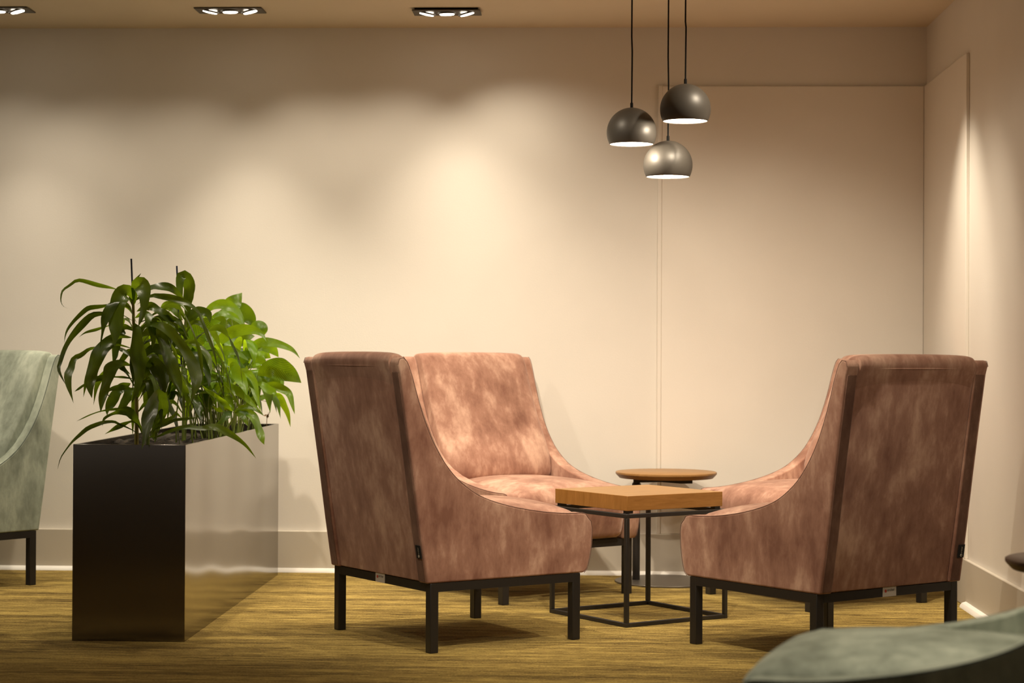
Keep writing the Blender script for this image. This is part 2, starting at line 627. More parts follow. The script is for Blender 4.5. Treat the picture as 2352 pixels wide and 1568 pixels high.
def armchair(label, mat, seam, group, nap, tags=True):
    root = empty('armchair')
    tag(root, label, 'armchair', group)
    for s in (-1, 1):
        side_panel(s, mat, seam, root, nap)
    loft('seat_cushion', seat_sections(), mat, root, 70, 1)
    loft('backrest_cushion', back_sections(), mat, root, 70, 1)
    # recessed outer back with a hemmed top edge
    bm = bmesh.new()
    q = [(-.266, .221), (-.292, .221), (-.399, .896), (-.398, .902), (-.375, .90)]
    a = [bm.verts.new((-.2615, y, z)) for y, z in q]
    b = [bm.verts.new((.2615, y, z)) for y, z in q]
    bm.faces.new(a); bm.faces.new(b[::-1])
    for i in range(len(q)):
        j = (i + 1) % len(q)
        bm.faces.new((a[i], b[i], b[j], a[j]))
    ob = fin('outer_back', bm, mat, root, 40, 0.003, 2)
    bm = bmesh.new()
    tube(bm, [(-.258 + .516 * i / 12, -.4005, .8985) for i in range(13)], 0.0032, 8)
    fin('hem', bm, mat, ob, 60)
    # steel under-frame
    fr = bmesh.new()
    for x in (-.300, .300):
        box(fr, x - .0148, x + .0148, -.285, .285, .191, .2185)
    for y in (-.273, .273):
        box(fr, -.2852, .2852, y - .0148, y + .0148, .191, .2185)
    fin('frame', fr, M_BLACK, root, 30)
    for x in (-.300, .300):
        for y in (-.273, .273):
            lb = bmesh.new()
            box(lb, x - .015, x + .015, y - .015, y + .015, 0.0, .2187)
            fin('leg', lb, M_BLACK, root, 30, 0.002, 2)
    if tags:
        bm = bmesh.new(); box(bm, -.030, .030, -.2892, -.2882, .1915, .2215)
        lab = fin('maker_label', bm, M_LABEL, root, 30)
        lab['label'] = 'small pale label with a red dot on the rear rail'
        bm = bmesh.new()
        r = bmesh.ops.create_circle(bm, cap_ends=True, segments=20, radius=.0052, matrix=Matrix.Translation((-.0175, -.2894, .2090)) @ Matrix.Rotation(math.radians(90), 4, 'X'))
        fin('red_dot', bm, M_RED, lab, 30)
        me = text_mesh('archer', .0125)
        me.transform(Matrix.Translation((-.0105, -.2894, .2080)) @ Matrix.Rotation(math.radians(90), 4, 'X'))
        link('lettering', me, M_INK, lab)
        # black woven tag in the back seam
        bm = bmesh.new()
        T = Matrix.Translation((.284, -.3195, .318)) @ Matrix.Rotation(math.atan2(.107, .675), 4, 'X')
        box(bm, -.004, .025, -.0016, 0.0, -.021, .021, T)
        tg = fin('fabric_tag', bm, M_TAG, root, 30)
        bm = bmesh.new()
        R90 = Matrix.Rotation(math.radians(90), 4, 'X')
        pts = [T @ Vector((.0115 + .0036 * math.cos(k * math.pi / 8), -.0020, -.0135 + .0036 * math.sin(k * math.pi / 8))) for k in range(17)]
        tube(bm, pts, .0011, 5)
        fin('ring_mark', bm, M_THREAD, tg, 60)
        me = text_mesh('archer', .0085)
        me.transform(T @ Matrix.Translation((.0140, -.0018, -.0075)) @ R90 @ Matrix.Rotation(math.radians(90), 4, 'Z'))
        link('lettering', me, M_THREAD, tg)
    return root


def copy_tree(o, parent=None):
    c = o.copy()
    COL.objects.link(c)
    if parent: c.parent = parent
    for ch in [k for k in bpy.data.objects if k.parent == o]:
        copy_tree(ch, c)
    return c


def place(o, c):
    o.location = (c[0], c[1], 0)
    o.rotation_euler = (0, 0, c[2] - math.pi / 2)


G = 'velvet lounge armchairs'
PINKS = [
    ((-.4343, 6.4289, .6259), 'dusty pink velvet armchair seen from behind, right beside the black planter'),
    ((.7653, 6.2485, 2.2385), 'dusty pink velvet armchair seen from behind near the right wall corner'),
    ((-.2431, 7.5963, -.8919), 'dusty pink velvet armchair facing the room, its brightly lit seat and backrest in view'),
    ((.8852, 7.4812, -2.5555), 'dusty pink velvet armchair mostly hidden behind the right-hand armchair, only seat and arm showing'),
]
proto = armchair(PINKS[0][1], M_PINK, M_SEAM_P, G, M_PINK_NAP)
copies = [proto] + [copy_tree(proto) for _ in PINKS[1:]]
for o, (c, lab) in zip(copies, PINKS):
    place(o, c)
    o['label'] = lab
g0 = armchair('sage green velvet armchair cut off by the left edge, behind the planter', M_GREEN, M_SEAM_G, G, M_GREEN_NAP)
place(g0, (-2.6317, 7.6251, -2.2193))
g1 = copy_tree(g0)
place(g1, (.6448, 3.3237, 2.8395))
g1['label'] = 'sage green velvet armchair out of focus in the lower right foreground'

# ------------------------------------------------------------------ square side table
TA = 2.2056
tb = empty('side_table', (.1887, 6.9391, 0), TA - math.pi / 2)
tag(tb, 'square side table with thick honey oak top on thin black frame between the armchairs', 'table')
B, t = .4558 / 2, .0145
ft = .389
for z0 in (0.0, ft - t):
    fr = bmesh.new()
    for s in (-1, 1):
        box(fr, s * B - (t if s > 0 else 0), s * B + (0 if s > 0 else t), -B, B, z0, z0 + t)
        box(fr, -B + t, B - t, s * B - (t if s > 0 else 0), s * B + (0 if s > 0 else t), z0, z0 + t)
    fin('lower_frame' if z0 == 0 else 'upper_frame', fr, M_BLACK, tb, 30, 0.0015, 2)
for sx in (-1, 1):
    for sy in (-1, 1):
        bm = bmesh.new()
        cx, cy = sx * (B - t / 2), sy * (B - t / 2)
        box(bm, cx - t / 2, cx + t / 2, cy - t / 2, cy + t / 2, t, ft - t)
        fin('leg', bm, M_BLACK, tb, 30, 0.0015, 2)
Tt = .428 / 2
bm = bmesh.new()
box(bm, -Tt, Tt, -Tt, Tt, .3985, .4504)
tt = fin('table_top', bm, M_OAK, tb, 30, 0.0012, 2)
tt.data.materials.append(M_OAK_EDGE); tt.data.materials.append(M_OAK_END)
for p in tt.data.polygons:
    if abs(p.normal.y) > .5: p.material_index = 1
    elif abs(p.normal.x) > .5: p.material_index = 2
for sx in (-1, 1):
    for sy in (-1, 1):
        bm = bmesh.new()
        cx, cy = sx * (Tt - .018), sy * (Tt - .018)
        box(bm, cx - .012, cx + .012, cy - .012, cy + .012, ft, .3986)
        box(bm, cx + sx * -.002, cx + sx * .02, cy - .006, cy + .006, ft - t, ft + .001)
        fin('spacer_pad', bm, M_BLACK, tb, 30)


# ------------------------------------------------------------------ round C-shaped side tables
def round_table(label, loc, rz, wood_top, edge):
    r = empty('round_side_table', loc, rz)
    tag(r, label, 'table')
    bm = bmesh.new()
    lathe(bm, [(0, .4555), (.205, .4555), (.2085, .4535), (.2085, .4470), (.206, .4435)], 72)
    lathe_top = fin('table_top', bm, wood_top, r, 30)
    bm = bmesh.new()
    lathe(bm, [(.206, .4437), (.2085, .4470)], 72)
    lathe(bm, [(.2062, .4437), (.193, .4300), (0, .4300)], 72)
    fin('chamfered_rim', bm, edge, r, 30)
    bm = bmesh.new()
    q = [(-.135, .4302), (.108, .4302), (.108, .4075), (.06, .4065), (-.02, .4125), (-.135, .4090)]
    a = [bm.verts.new((x, -.017, z)) for x, z in q]
    b = [bm.verts.new((x, .017, z)) for x, z in q]
    bm.faces.new(a); bm.faces.new(b[::-1])
    for i in range(len(q)):
        bm.faces.new((a[i], b[i], b[(i + 1) % len(q)], a[(i + 1) % len(q)]))
    fin('bracket', bm, M_BLACK, r, 30, 0.001, 1)
    bm = bmesh.new()
    lathe(bm, [(0, .005), (.0155, .005), (.0155, .409), (0, .409)], 24, -.1215, .02)
    lathe(bm, [(.0155, .395), (.0185, .396), (.0185, .404), (.0155, .405)], 24, -.1215, .02)
    fin('pole', bm, M_BLACK, r, 40)
    bm = bmesh.new()
    lathe(bm, [(0, 0), (.2085, 0), (.2100, .0015), (.2100, .0055), (.2085, .007), (0, .007)], 72)
    fin('base_plate', bm, M_BASE, r, 40)
    return r


M_BASE = plain('grey_steel_base', (0.16, 0.14, 0.115), 0.38, 0.6)
round_table('round side table with honey oak top and disc base against the back wall', (.3315, 7.965, 0), 0, M_OAK, M_OAK_EDGE)
c = px(2312.5, 1290, 4.64)
round_table('round side table with dark brown top cut off by the right edge', (c.x + .2085, 4.64, 0), math.radians(20), M_WALNUT, M_WALNUT)

# ------------------------------------------------------------------ pendant lamps
def ball_shade(z):
    prof_o, prof_i = [], []
    R = .0895
    for k in range(25):
        a = math.radians(3) + (math.radians(118) - math.radians(3)) * k / 24
        prof_o.append((R * math.sin(a), z + R * math.cos(a)))
        prof_i.append(((R - .0022) * math.sin(a), z + (R - .0022) * math.cos(a)))
    return prof_o, prof_i


def pendant(label, x, y, zb):
    """zb: height of the rim"""
    R = .0895
    zc = zb - R * math.cos(math.radians(118))
    r = empty('pendant_lamp', (x, y, 0))
    tag(r, label, 'lamp', 'ball pendants over the side table')
    po, pi_ = ball_shade(zc)
    bm = bmesh.new()
    lathe(bm, [(0, po[0][1])] + po + [(po[-1][0] - .0011, po[-1][1] - .0008), pi_[-1]], 64)
    sh = fin('shade', bm, M_SHADE, r, 50)
    bm = bmesh.new()
    lathe(bm, [(0, pi_[0][1])] + pi_, 64)
    fin('shade_lining', bm, M_WHITE, sh, 60)
    bm = bmesh.new()
    zt = zc + R
    lathe(bm, [(0, zt - .002), (.0052, zt - .002), (.0052, zt + .016), (.0030, zt + .019), (0, zt + .019)], 20)
    fin('cord_grip', bm, M_CORD, r, 40)
    bm = bmesh.new()
    tube(bm, [(0, 0, zt + .015), (0.0012, 0, zt + .2), (-.0008, 0, (zt + CEIL) / 2), (0, 0, CEIL - .02)], .0028, 8)
    fin('cord', bm, M_CORD, r, 60)
    bm = bmesh.new()
    lathe(bm, [(0, CEIL - .028), (.045, CEIL - .028), (.05, CEIL - .022), (.05, CEIL), (0, CEIL)], 32)
    fin('ceiling_rose', bm, M_CORD, r, 40)
    bm = bmesh.new()
    lathe(bm, [(0, zb + .000), (.012, zb + .002), (.021, zb + .010), (.024, zb + .022), (.021, zb + .034), (.013, zb + .046), (.011, zb + .060), (0, zb + .060)], 24)
    fin('bulb', bm, M_BULB, r, 60)
    bm = bmesh.new()
    lathe(bm, [(0, zb + .059), (.014, zb + .059), (.014, zt - .003), (0, zt - .003)], 20)
    fin('lamp_holder', bm, M_WHITE, r, 40)
    ld = bpy.data.lights.new('pendant_light', 'POINT')
    ld.energy = 3.2
    ld.color = WARM
    ld.shadow_soft_size = .014
    lo = bpy.data.objects.new('pendant_light', ld)
    COL.objects.link(lo)
    lo.parent = r
    lo.location = (0, 0, zb - .004)
    return r


for lab_, u, v, Y in (('graphite ball pendant lamp hanging on the left of the three', 1450.5, 331.3, 6.92),
                      ('dark graphite ball pendant lamp hanging highest of the three', 1574.0, 278.3, 6.80),
                      ('silvery lit ball pendant lamp hanging lowest of the three', 1534.0, 406.0, 7.02)):
    q = px(u, v, Y)
    pendant(lab_, q.x, Y, q.z)


# ------------------------------------------------------------------ recessed triple downlights
def downlight(label, x, y, drop, lamps, ang=0):
    r = empty('ceiling_downlight', (x, y, CEIL), ang)
    tag(r, label, 'ceiling light', 'triple ceiling downlights along the back wall')
    L, W = .138, .061
    bm = bmesh.new()
    # plate with three round holes approximated by a plate and raised gimbal rings
    box(bm, -L, L, -W, W, -.006 - drop, -.001 - drop)
    fin('trim_plate', bm, M_PLATE, r, 30, 0.0015, 2)
    if drop > 0.001:
        bm = bmesh.new()
        box(bm, -L + .01, L - .01, -W + .006, W - .006, -.001 - drop, 0.0)
        fin('housing', bm, M_CORD, r, 30)
    for i, (tx, ty, pw, cone) in enumerate(lamps):
        cx = (i - 1) * .083
        n = Vector((tx, ty, -1)).normalized()
        q = Vector((0, 0, -1)).rotation_difference(n).to_matrix().to_4x4()
        T = Matrix.Translation((cx, 0, -.008 - drop)) @ q
        bm = bmesh.new()
        lathe(bm, [(.029, .004), (.0385, .004), (.0385, -.0005), (.036, -.002), (.0315, -.0025), (.029, .0005)], 40)
        bmesh.ops.transform(bm, matrix=T, verts=bm.verts)
        ring = fin('gimbal_ring', bm, M_PLATE, r, 40)
        bm = bmesh.new()
        lathe(bm, [(.0305, .003), (.0305, -.001), (.028, -.005), (.015, -.0065), (0, -.007)], 32)
        bmesh.ops.transform(bm, matrix=T, verts=bm.verts)
        fin('lamp', bm, M_GLOW, ring, 60)
        loc = Vector((x + cx, y, CEIL - .018 - drop)) + n * .01
        so = spot('downlight_beam', loc, loc + n, pw, cone, 1.0, .024)
    return r


downlight('recessed triple downlight cut off by the left edge of the ceiling', -2.405, 7.755, 0.0,
          [(0.02, .12, 9, 115), (.0, .05, 34, 76), (.28, .09, 10, 110)])
downlight('recessed triple downlight in the ceiling above the planter', -1.455, 7.776, 0.0,
          [(-.22, .09, 10, 110), (.02, .05, 36, 76), (.26, .09, 13, 112)])
downlight('recessed triple downlight in the ceiling nearest to the pendant lamps', -.572, 7.795, .007,
          [(-.22, .10, 14, 114), (.03, .06, 23, 84), (.28, .11, 19, 118)])

# ------------------------------------------------------------------ planter
PX0, PX1, PY0, PY1, PH = -1.6653, -1.2968, 6.1959, 8.0855, .6382
pl = empty('planter', ((PX0 + PX1) / 2, (PY0 + PY1) / 2, 0))
tag(pl, 'long dark sheet metal planter box full of leafy plants', 'planter')
hx, hy = (PX1 - PX0) / 2, (PY1 - PY0) / 2
bm = bmesh.new()
o4 = [(-hx, -hy), (hx, -hy), (hx, hy), (-hx, hy)]
th = .006
i4 = [(-hx + th, -hy + th), (hx - th, -hy + th), (hx - th, hy - th), (-hx + th, hy - th)]
vo0 = [bm.verts.new((x, y, 0)) for x, y in o4]; vo1 = [bm.verts.new((x, y, PH)) for x, y in o4]
vi1 = [bm.verts.new((x, y, PH)) for x, y in i4]; vi0 = [bm.verts.new((x, y, .45)) for x, y in i4]
bm.faces.new(vo0[::-1]); bm.faces.new(vi0)
for k in range(4):
    j = (k + 1) % 4
    bm.faces.new((vo0[k], vo0[j], vo1[j], vo1[k]))
    bm.faces.new((vo1[k], vo1[j], vi1[j], vi1[k]))
    bm.faces.new((vi1[k], vi1[j], vi0[j], vi0[k]))
fin('box', bm, M_PLANTER, pl, 30, .0015, 2)
# soil, lumpy and heaped a little towards the front
from mathutils import noise as mnoise
bm = bmesh.new()
NX, NY = 44, 200
SX0, SX1, SY0, SY1 = PX0 + .0065, PX1 - .0065, PY0 + .0065, PY1 - .0065


def soil_z(x, y):
    h = .612 + .012 * mnoise.noise(Vector((x * 9, y * 6, 0))) + .012 * mnoise.noise(Vector((x * 30, y * 30, 3))) + .006 * mnoise.noise(Vector((x * 80, y * 80, 5)))
    h += .016 * math.exp(-((y - 6.75) / .22) ** 2) * math.exp(-((x + 1.60) / .06) ** 2)
    h -= .030 * min(1, max(0, (y - 7.55) / .4))
    return min(h, .664)


gv = [[bm.verts.new((SX0 + (SX1 - SX0) * i / NX, SY0 + (SY1 - SY0) * j / NY, soil_z(SX0 + (SX1 - SX0) * i / NX, SY0 + (SY1 - SY0) * j / NY))) for i in range(NX + 1)] for j in range(NY + 1)]
for j in range(NY):
    for i in range(NX):
        bm.faces.new((gv[j][i], gv[j][i + 1], gv[j + 1][i + 1], gv[j + 1][i]))
so = fin('potting_soil', bm, M_SOIL, None, 60)
tag(so, 'crumbly dark potting soil filling the planter box', 'soil', None, 'stuff')

# ------------------------------------------------------------------ plants
def blade(bm, uvl, pts, wmax, a0, a1, peak, kind, fold=0.18, n=26, wave=0.0, up=False):
    """a leaf: spline midrib, tapering blade folded along it, a little twisted and ruffled"""
    P = catmull(pts, n)
    rows = []
    tone = bm.loops.layers.float_color.get('tone') or bm.loops.layers.float_color.new('tone')
    tv = random.random()
    ph = random.random() * 6
    ph2 = random.random() * 6
    fr = 7 + 5 * random.random()
    tw = (30 if kind == 'lance' else 14) * (0.6 + 0.6 * random.random())
    for i, p in enumerate(P):
        s = i / (n - 1)
        t = (P[min(i + 1, n - 1)] - P[max(i - 1, 0)]).normalized()
        if up:
            S = t.cross(Vector((0, 0, 1)))
        else:
            S = t.cross((p - CAM).normalized())
        if S.length < .05: S = t.cross(Vector((0.3, 0.2, 1)))
        S.normalize()
        N = S.cross(t).normalized()
        a = math.radians(a0 + (a1 - a0) * s + tw * math.sin(ph + fr * s))
        Sd = S * math.cos(a) + N * math.sin(a)
        Nd = N * math.cos(a) - S * math.sin(a)
        if s < peak: f = math.sin(math.pi / 2 * (s / peak)) ** (0.8 if kind == 'ovate' else 0.7)
        else:
            q = (s - peak) / (1 - peak)
            f = (1 - q ** 1.7) if kind == 'ovate' else (1 - q ** 1.5)
        if kind == 'lance': f *= 0.92 + 0.16 * math.sin(ph2 + 11 * s)
        f = max(f, .035 if s < .5 else .01)
        w_ = wmax * .5 * f
        row = []
        for k, u in enumerate((-1, -.55, 0, .55, 1)):
            lift = fold * abs(u) * w_ + wave * w_ * math.sin(ph + 15 * s + (0 if u < 0 else 1.7)) * abs(u)
            v = bm.verts.new(p + Sd * u * w_ - Nd * lift)
            row.append((v, .5 + .5 * u, s))
        rows.append(row)
    for A, Bq in zip(rows[:-1], rows[1:]):
        for k in range(4):
            q = (A[k], A[k + 1], Bq[k + 1], Bq[k])
            f = bm.faces.new([x[0] for x in q])
            for lp, x in zip(f.loops, q):
                lp[uvl].uv = (x[1], x[2])
                lp[tone] = (tv, tv, tv, 1)


def arch(p0, az, length, rise, droop):
    """midrib that rises out of the stem and arches over"""
    h = Vector((math.cos(az), math.sin(az), 0))
    return [p0, p0 + h * length * .28 + Vector((0, 0, rise * .8)), p0 + h * length * .62 + Vector((0, 0, rise)),
            p0 + h * length * .92 + Vector((0, 0, rise - droop * .45)), p0 + h * length * 1.02 + Vector((0, 0, rise - droop))]


def cane_filler(z0, z1, num, lmin, lmax, seed, lean=(0, 0)):
    r = random.Random(seed)
    def f(bm, uvl, inv):
        for k in range(num):
            z = z0 + (z1 - z0) * (k + r.random()) / num
            q = (z - z0) / max(1e-6, z1 - z0)
            p0 = Vector((lean[0] * q, lean[1] * q, z))
            L = r.uniform(lmin, lmax)
            blade_local(bm, uvl, arch(p0, r.uniform(0, 6.283), L * r.uniform(.55, .8), L * r.uniform(.12, .3), L * r.uniform(.45, .85)), r.uniform(.026, .040), r.uniform(-20, 20), r.uniform(-20, 20), .55, 'lance', inv, True)
    return f


def lily_filler(num, seed):
    r = random.Random(seed)
    def f(bm, uvl, inv):
        for k in range(num):
            y = r.uniform(-.42, .42)
            x = r.uniform(-.10, .07)
            z = r.uniform(.10, .36) * (1 - .25 * abs(y) / .42)
            p0 = Vector((x, y, z))
            L = r.uniform(.13, .20)
            az = r.uniform(0, 6.283)
            blade_local(bm, uvl, arch(p0, az, L * .9, L * r.uniform(.2, .55), L * r.uniform(.4, .9)), r.uniform(.050, .078), r.uniform(-15, 15), r.uniform(-15, 15), .45, 'ovate', inv, True)
            FILL_STEMS.append((inv + p0, inv + Vector((x * .5, y * .8, -.005))))
    return f


FILL_STEMS = []


def plant(name, label, cat, group, leaf_mat_, stem_mat, base, leaves, stems, kind, extra=None):
    root = empty(name, base)
    tag(root, label, cat, group)
    inv = Vector(base)
    bm = bmesh.new()
    uvl = bm.loops.layers.uv.new('leaf')
    for L in leaves:
        pts, wpx, y0, y1, a0, a1, peak = L
        n = len(pts)
        P = [px(q[0], q[1], y0 + (y1 - y0) * i / (n - 1)) - inv for i, q in enumerate(pts)]
        bladeP = P
        blade_local(bm, uvl, bladeP, wpx * (y0 + y1) / 2 / FPX, a0, a1, peak, kind, inv)
    if extra: extra(bm, uvl, inv)
    fin('foliage', bm, leaf_mat_, root, 80, recalc=False)
    bm = bmesh.new()
    for a_, b_ in FILL_STEMS:
        stems.append(([b_, b_.lerp(a_, .55) + Vector((0, 0, .03)), a_], .0028, .0016))
    FILL_STEMS.clear()
    for P, r0, r1 in stems:
        tube(bm, [Vector(p) - inv for p in catmull(P, 12)], r0, 7, r1)
    fin('stem', bm, stem_mat, root, 60)
    return root


def blade_local(bm, uvl, P, w_, a0, a1, peak, kind, inv, up=False):
    global CAM
    keep = CAM
    CAM = keep - inv
    blade(bm, uvl, P, w_, a0, a1, peak, kind, wave=0.16 if kind == 'lance' else 0.10, fold=0.24 if kind == 'lance' else 0.16, up=up)
    CAM = keep


def sp(x, y):
    return Vector((x, y, soil_z(x, y) - .004))


# front cane dracaena
Yd = 6.62
D1 = [
    ([(306, 690), (287, 672), (262, 662), (225, 653), (181, 643), (160, 655), (143, 668), (139, 690), (145, 703), (158, 709)], 12, 6.62, 6.40, 60, 40, .35),
    ([(306, 715), (280, 702), (255, 699), (237, 702), (206, 706), (190, 717), (166, 741), (152, 762), (147, 788)], 12, 6.62, 6.45, 55, 20, .6),
    ([(308, 738), (280, 722), (250, 720), (215, 722), (190, 742), (165, 770), (148, 800), (138, 830), (135, 850), (150, 882)], 19, 6.62, 6.38, 50, 20, .6),
    ([(306, 752), (270, 744), (240, 750), (218, 757), (195, 764), (180, 775)], 10, 6.62, 6.5, 50, 40, .5),
    ([(308, 690), (300, 672), (286, 671), (274, 692), (268, 730), (264, 765), (262, 796)], 46, 6.60, 6.42, 5, -5, .5),
    ([(304, 705), (304, 680), (309, 650), (324, 627)], 16, 6.62, 6.6, 20, 20, .4),
    ([(308, 700), (312, 662), (322, 652), (330, 672), (328, 712), (318, 750)], 36, 6.60, 6.42, -5, 10, .5),
    ([(312, 690), (340, 665), (360, 660), (392, 662), (410, 675), (424, 692)], 24, 6.62, 6.75, 35, 20, .6),
    ([(314, 700), (345, 680), (365, 680), (400, 686), (435, 700), (455, 718), (465, 740), (480, 780), (492, 810), (500, 850)], 16, 6.62, 6.5, 40, 20, .4),
    ([(314, 715), (340, 703), (365, 714), (392, 733), (412, 762)], 26, 6.62, 6.6, 10, 20, .55),
    ([(306, 770), (313, 748), (316, 790), (319, 850), (314, 895), (302, 926)], 36, 6.55, 6.42, 0, 10, .5),
    ([(302, 775), (270, 772), (243, 795), (220, 828), (208, 870), (211, 914)], 38, 6.6, 6.38, 10, -10, .62),
    ([(304, 840), (278, 834), (256, 846), (245, 872), (237, 907), (231, 947)], 32, 6.6, 6.40, 10, 0, .55),
    ([(304, 800), (265, 790), (230, 796), (205, 801), (187, 814), (170, 824), (163, 847), (156, 862), (158, 890), (169, 926)], 17, 6.62, 6.38, 45, 5, .72),
    ([(306, 870), (270, 864), (230, 868), (197, 881), (171, 899)], 16, 6.62, 6.5, 35, 30, .7),
    ([(312, 895), (280, 889), (252, 894), (246, 905), (256, 912)], 13, 6.62, 6.5, 40, 30, .4),
    ([(300, 880), (280, 890), (262, 912), (248, 938), (246, 955)], 30, 6.85, 6.8, 5, 0, .45),
    ([(312, 890), (303, 900), (286, 922), (268, 948)], 28, 6.85, 6.8, 5, 0, .45),
    ([(318, 764), (335, 748), (353, 745), (378, 752), (405, 775), (432, 815), (446, 850), (450, 880), (441, 919)], 31, 6.62, 6.32, 20, 0, .76),
    ([(318, 776), (340, 762), (366, 762), (378, 800), (396, 842), (408, 878), (416, 918)], 36, 6.62, 6.42, 10, 10, .6),
    ([(316, 880), (335, 862), (352, 834), (368, 862), (374, 895), (367, 927)], 36, 6.6, 6.45, 15, 0, .55),
    ([(318, 752), (322, 741), (346, 733), (387, 730), (412, 742), (430, 775)], 16, 6.62, 6.6, 30, 30, .75),
    ([(310, 730), (330, 720), (345, 735), (352, 770), (350, 800)], 26, 6.62, 6.52, 10, 10, .55),
    ([(308, 760), (290, 750), (278, 760), (266, 800), (262, 835)], 26, 6.68, 6.6, 10, 10, .55),
    ([(306, 800), (290, 812), (276, 838), (300, 860)], 20, 6.68, 6.66, 20, 30, .5),
    ([(306, 830), (330, 815), (352, 800), (380, 810), (396, 840)], 24, 6.66, 6.7, 20, 20, .6),
]
b1 = px(314, 1002, 6.62); b1 = (b1.x, 6.62, soil_z(b1.x, 6.62))
st1 = [([sp(b1[0], b1[1]), px(314, 930, 6.62), px(311, 820, 6.62), px(307, 740, 6.62), px(306, 680, 6.62)], .0078, .0050)]
plant('dracaena', 'tall cane dracaena with long arching leaves at the front of the planter', 'plant', None, M_LEAF_D, M_CANE, b1, D1, st1, 'lance', cane_filler(.10, .42, 20, .22, .34, 11))

# low young dracaena at its foot
D2 = [
    ([(334, 1004), (322, 975), (300, 949), (284, 943), (262, 948), (240, 960), (235, 978)], 21, 6.5, 6.42, 30, 20, .5),
    ([(330, 1004), (304, 987), (273, 973), (261, 968), (242, 969), (227, 973), (202, 983), (183, 998), (166, 1013), (152, 1031), (139, 1052), (132, 1078)], 10, 6.5, 6.16, 40, 10, .55),
    ([(328, 1000), (318, 975), (302, 967), (273, 979), (240, 997)], 11, 6.55, 6.6, 25, 20, .7),
    ([(350, 1004), (372, 940), (366, 905), (352, 922), (342, 957), (337, 990), (325, 1033)], 37, 6.48, 6.14, 5, 5, .58),
    ([(332, 1000), (310, 955), (282, 940), (242, 941), (212, 950), (176, 967)], 9, 6.55, 6.5, 35, 35, .6),
    ([(350, 1004), (362, 985), (380, 975), (405, 964), (440, 961), (460, 957)], 10, 6.5, 6.45, 40, 30, .5),
    ([(352, 1006), (368, 1000), (390, 990), (425, 981), (460, 984), (490, 981), (511, 988), (537, 1001), (564, 1022), (588, 1052)], 18, 6.46, 6.55, 30, 10, .62),
    ([(345, 1006), (352, 985), (375, 970), (400, 955), (410, 935)], 14, 6.52, 6.5, 20, 20, .55),
    ([(342, 1006), (352, 1000), (360, 990), (357, 1010), (354, 1016)], 10, 6.46, 6.38, 10, 10, .5),
]
b2 = px(340, 1008, 6.5); b2 = (b2.x, 6.5, soil_z(b2.x, 6.5))
plant('dracaena', 'low young dracaena with ribbon leaves spilling over the front rim of the planter', 'plant', None, M_LEAF_D, M_STEM, b2, D2,
      [([sp(b2[0], b2[1]), px(340, 990, 6.5), px(338, 975, 6.5)], .007, .005)], 'lance')

# second cane dracaena by the second stake
D3 = [
    ([(426, 740), (430, 700), (436, 660), (428, 638), (417, 634), (413, 660), (418, 690)], 32, 6.98, 6.88, 0, 15, .6),
    ([(430, 730), (437, 705), (440, 680), (443, 662), (446, 644)], 11, 6.98, 6.98, 15, 30, .6),
    ([(424, 735), (412, 705), (400, 690), (412, 696), (430, 716)], 16, 6.96, 6.86, 10, 20, .6),
    ([(420, 735), (405, 715), (390, 703), (376, 706), (366, 716)], 26, 7.0, 7.1, 20, 20, .55),
    ([(420, 745), (412, 722), (400, 702), (385, 697), (374, 700)], 20, 7.0, 7.15, 25, 20, .55),
    ([(424, 755), (440, 728), (462, 716), (480, 722), (482, 742)], 32, 7.0, 6.95, 10, 10, .5),
    ([(422, 765), (410, 745), (388, 738), (368, 752), (356, 790), (352, 822)], 30, 6.98, 6.88, 5, 10, .55),
    ([(422, 770), (412, 752), (396, 745), (378, 775), (372, 815)], 28, 6.98, 6.9, 5, 10, .55),
    ([(424, 775), (440, 742), (462, 746), (482, 772), (493, 800)], 14, 6.95, 6.8, 30, 30, .5),
    ([(420, 800), (432, 784), (455, 793), (473, 814), (483, 840), (486, 862)], 18, 6.9, 6.78, 20, 10, .55),
    ([(422, 850), (424, 860), (430, 885), (436, 903), (441, 920)], 16, 6.85, 6.75, 10, 0, .5),
    ([(424, 900), (440, 910), (452, 928), (459, 948), (463, 968)], 22, 6.85, 6.75, 15, 5, .5),
    ([(422, 790), (404, 780), (388, 800), (378, 840), (372, 872)], 26, 6.96, 6.9, 10, 10, .55),
    ([(424, 820), (444, 812), (466, 830), (478, 866), (480, 890)], 24, 6.96, 6.9, 10, 10, .55),
    ([(424, 840), (402, 842), (384, 868), (376, 905)], 22, 6.96, 6.92, 10, 10, .5),
    ([(420, 820), (400, 800), (378, 798), (360, 816), (348, 850)], 24, 7.0, 7.05, 10, 10, .55),
]
b3 = px(421, 992, 6.98); b3 = (b3.x, 6.98, soil_z(b3.x, 6.98))
plant('dracaena', 'second cane dracaena with upright top leaves beside the shorter blue stake', 'plant', None, M_LEAF_D, M_STEM, b3, D3,
      [([sp(b3[0], b3[1]), px(422, 900, 6.98), px(423, 800, 6.98), px(427, 720, 6.98)], .0065, .0045)], 'lance', cane_filler(.08, .40, 20, .20, .32, 12, (.02, 0)))

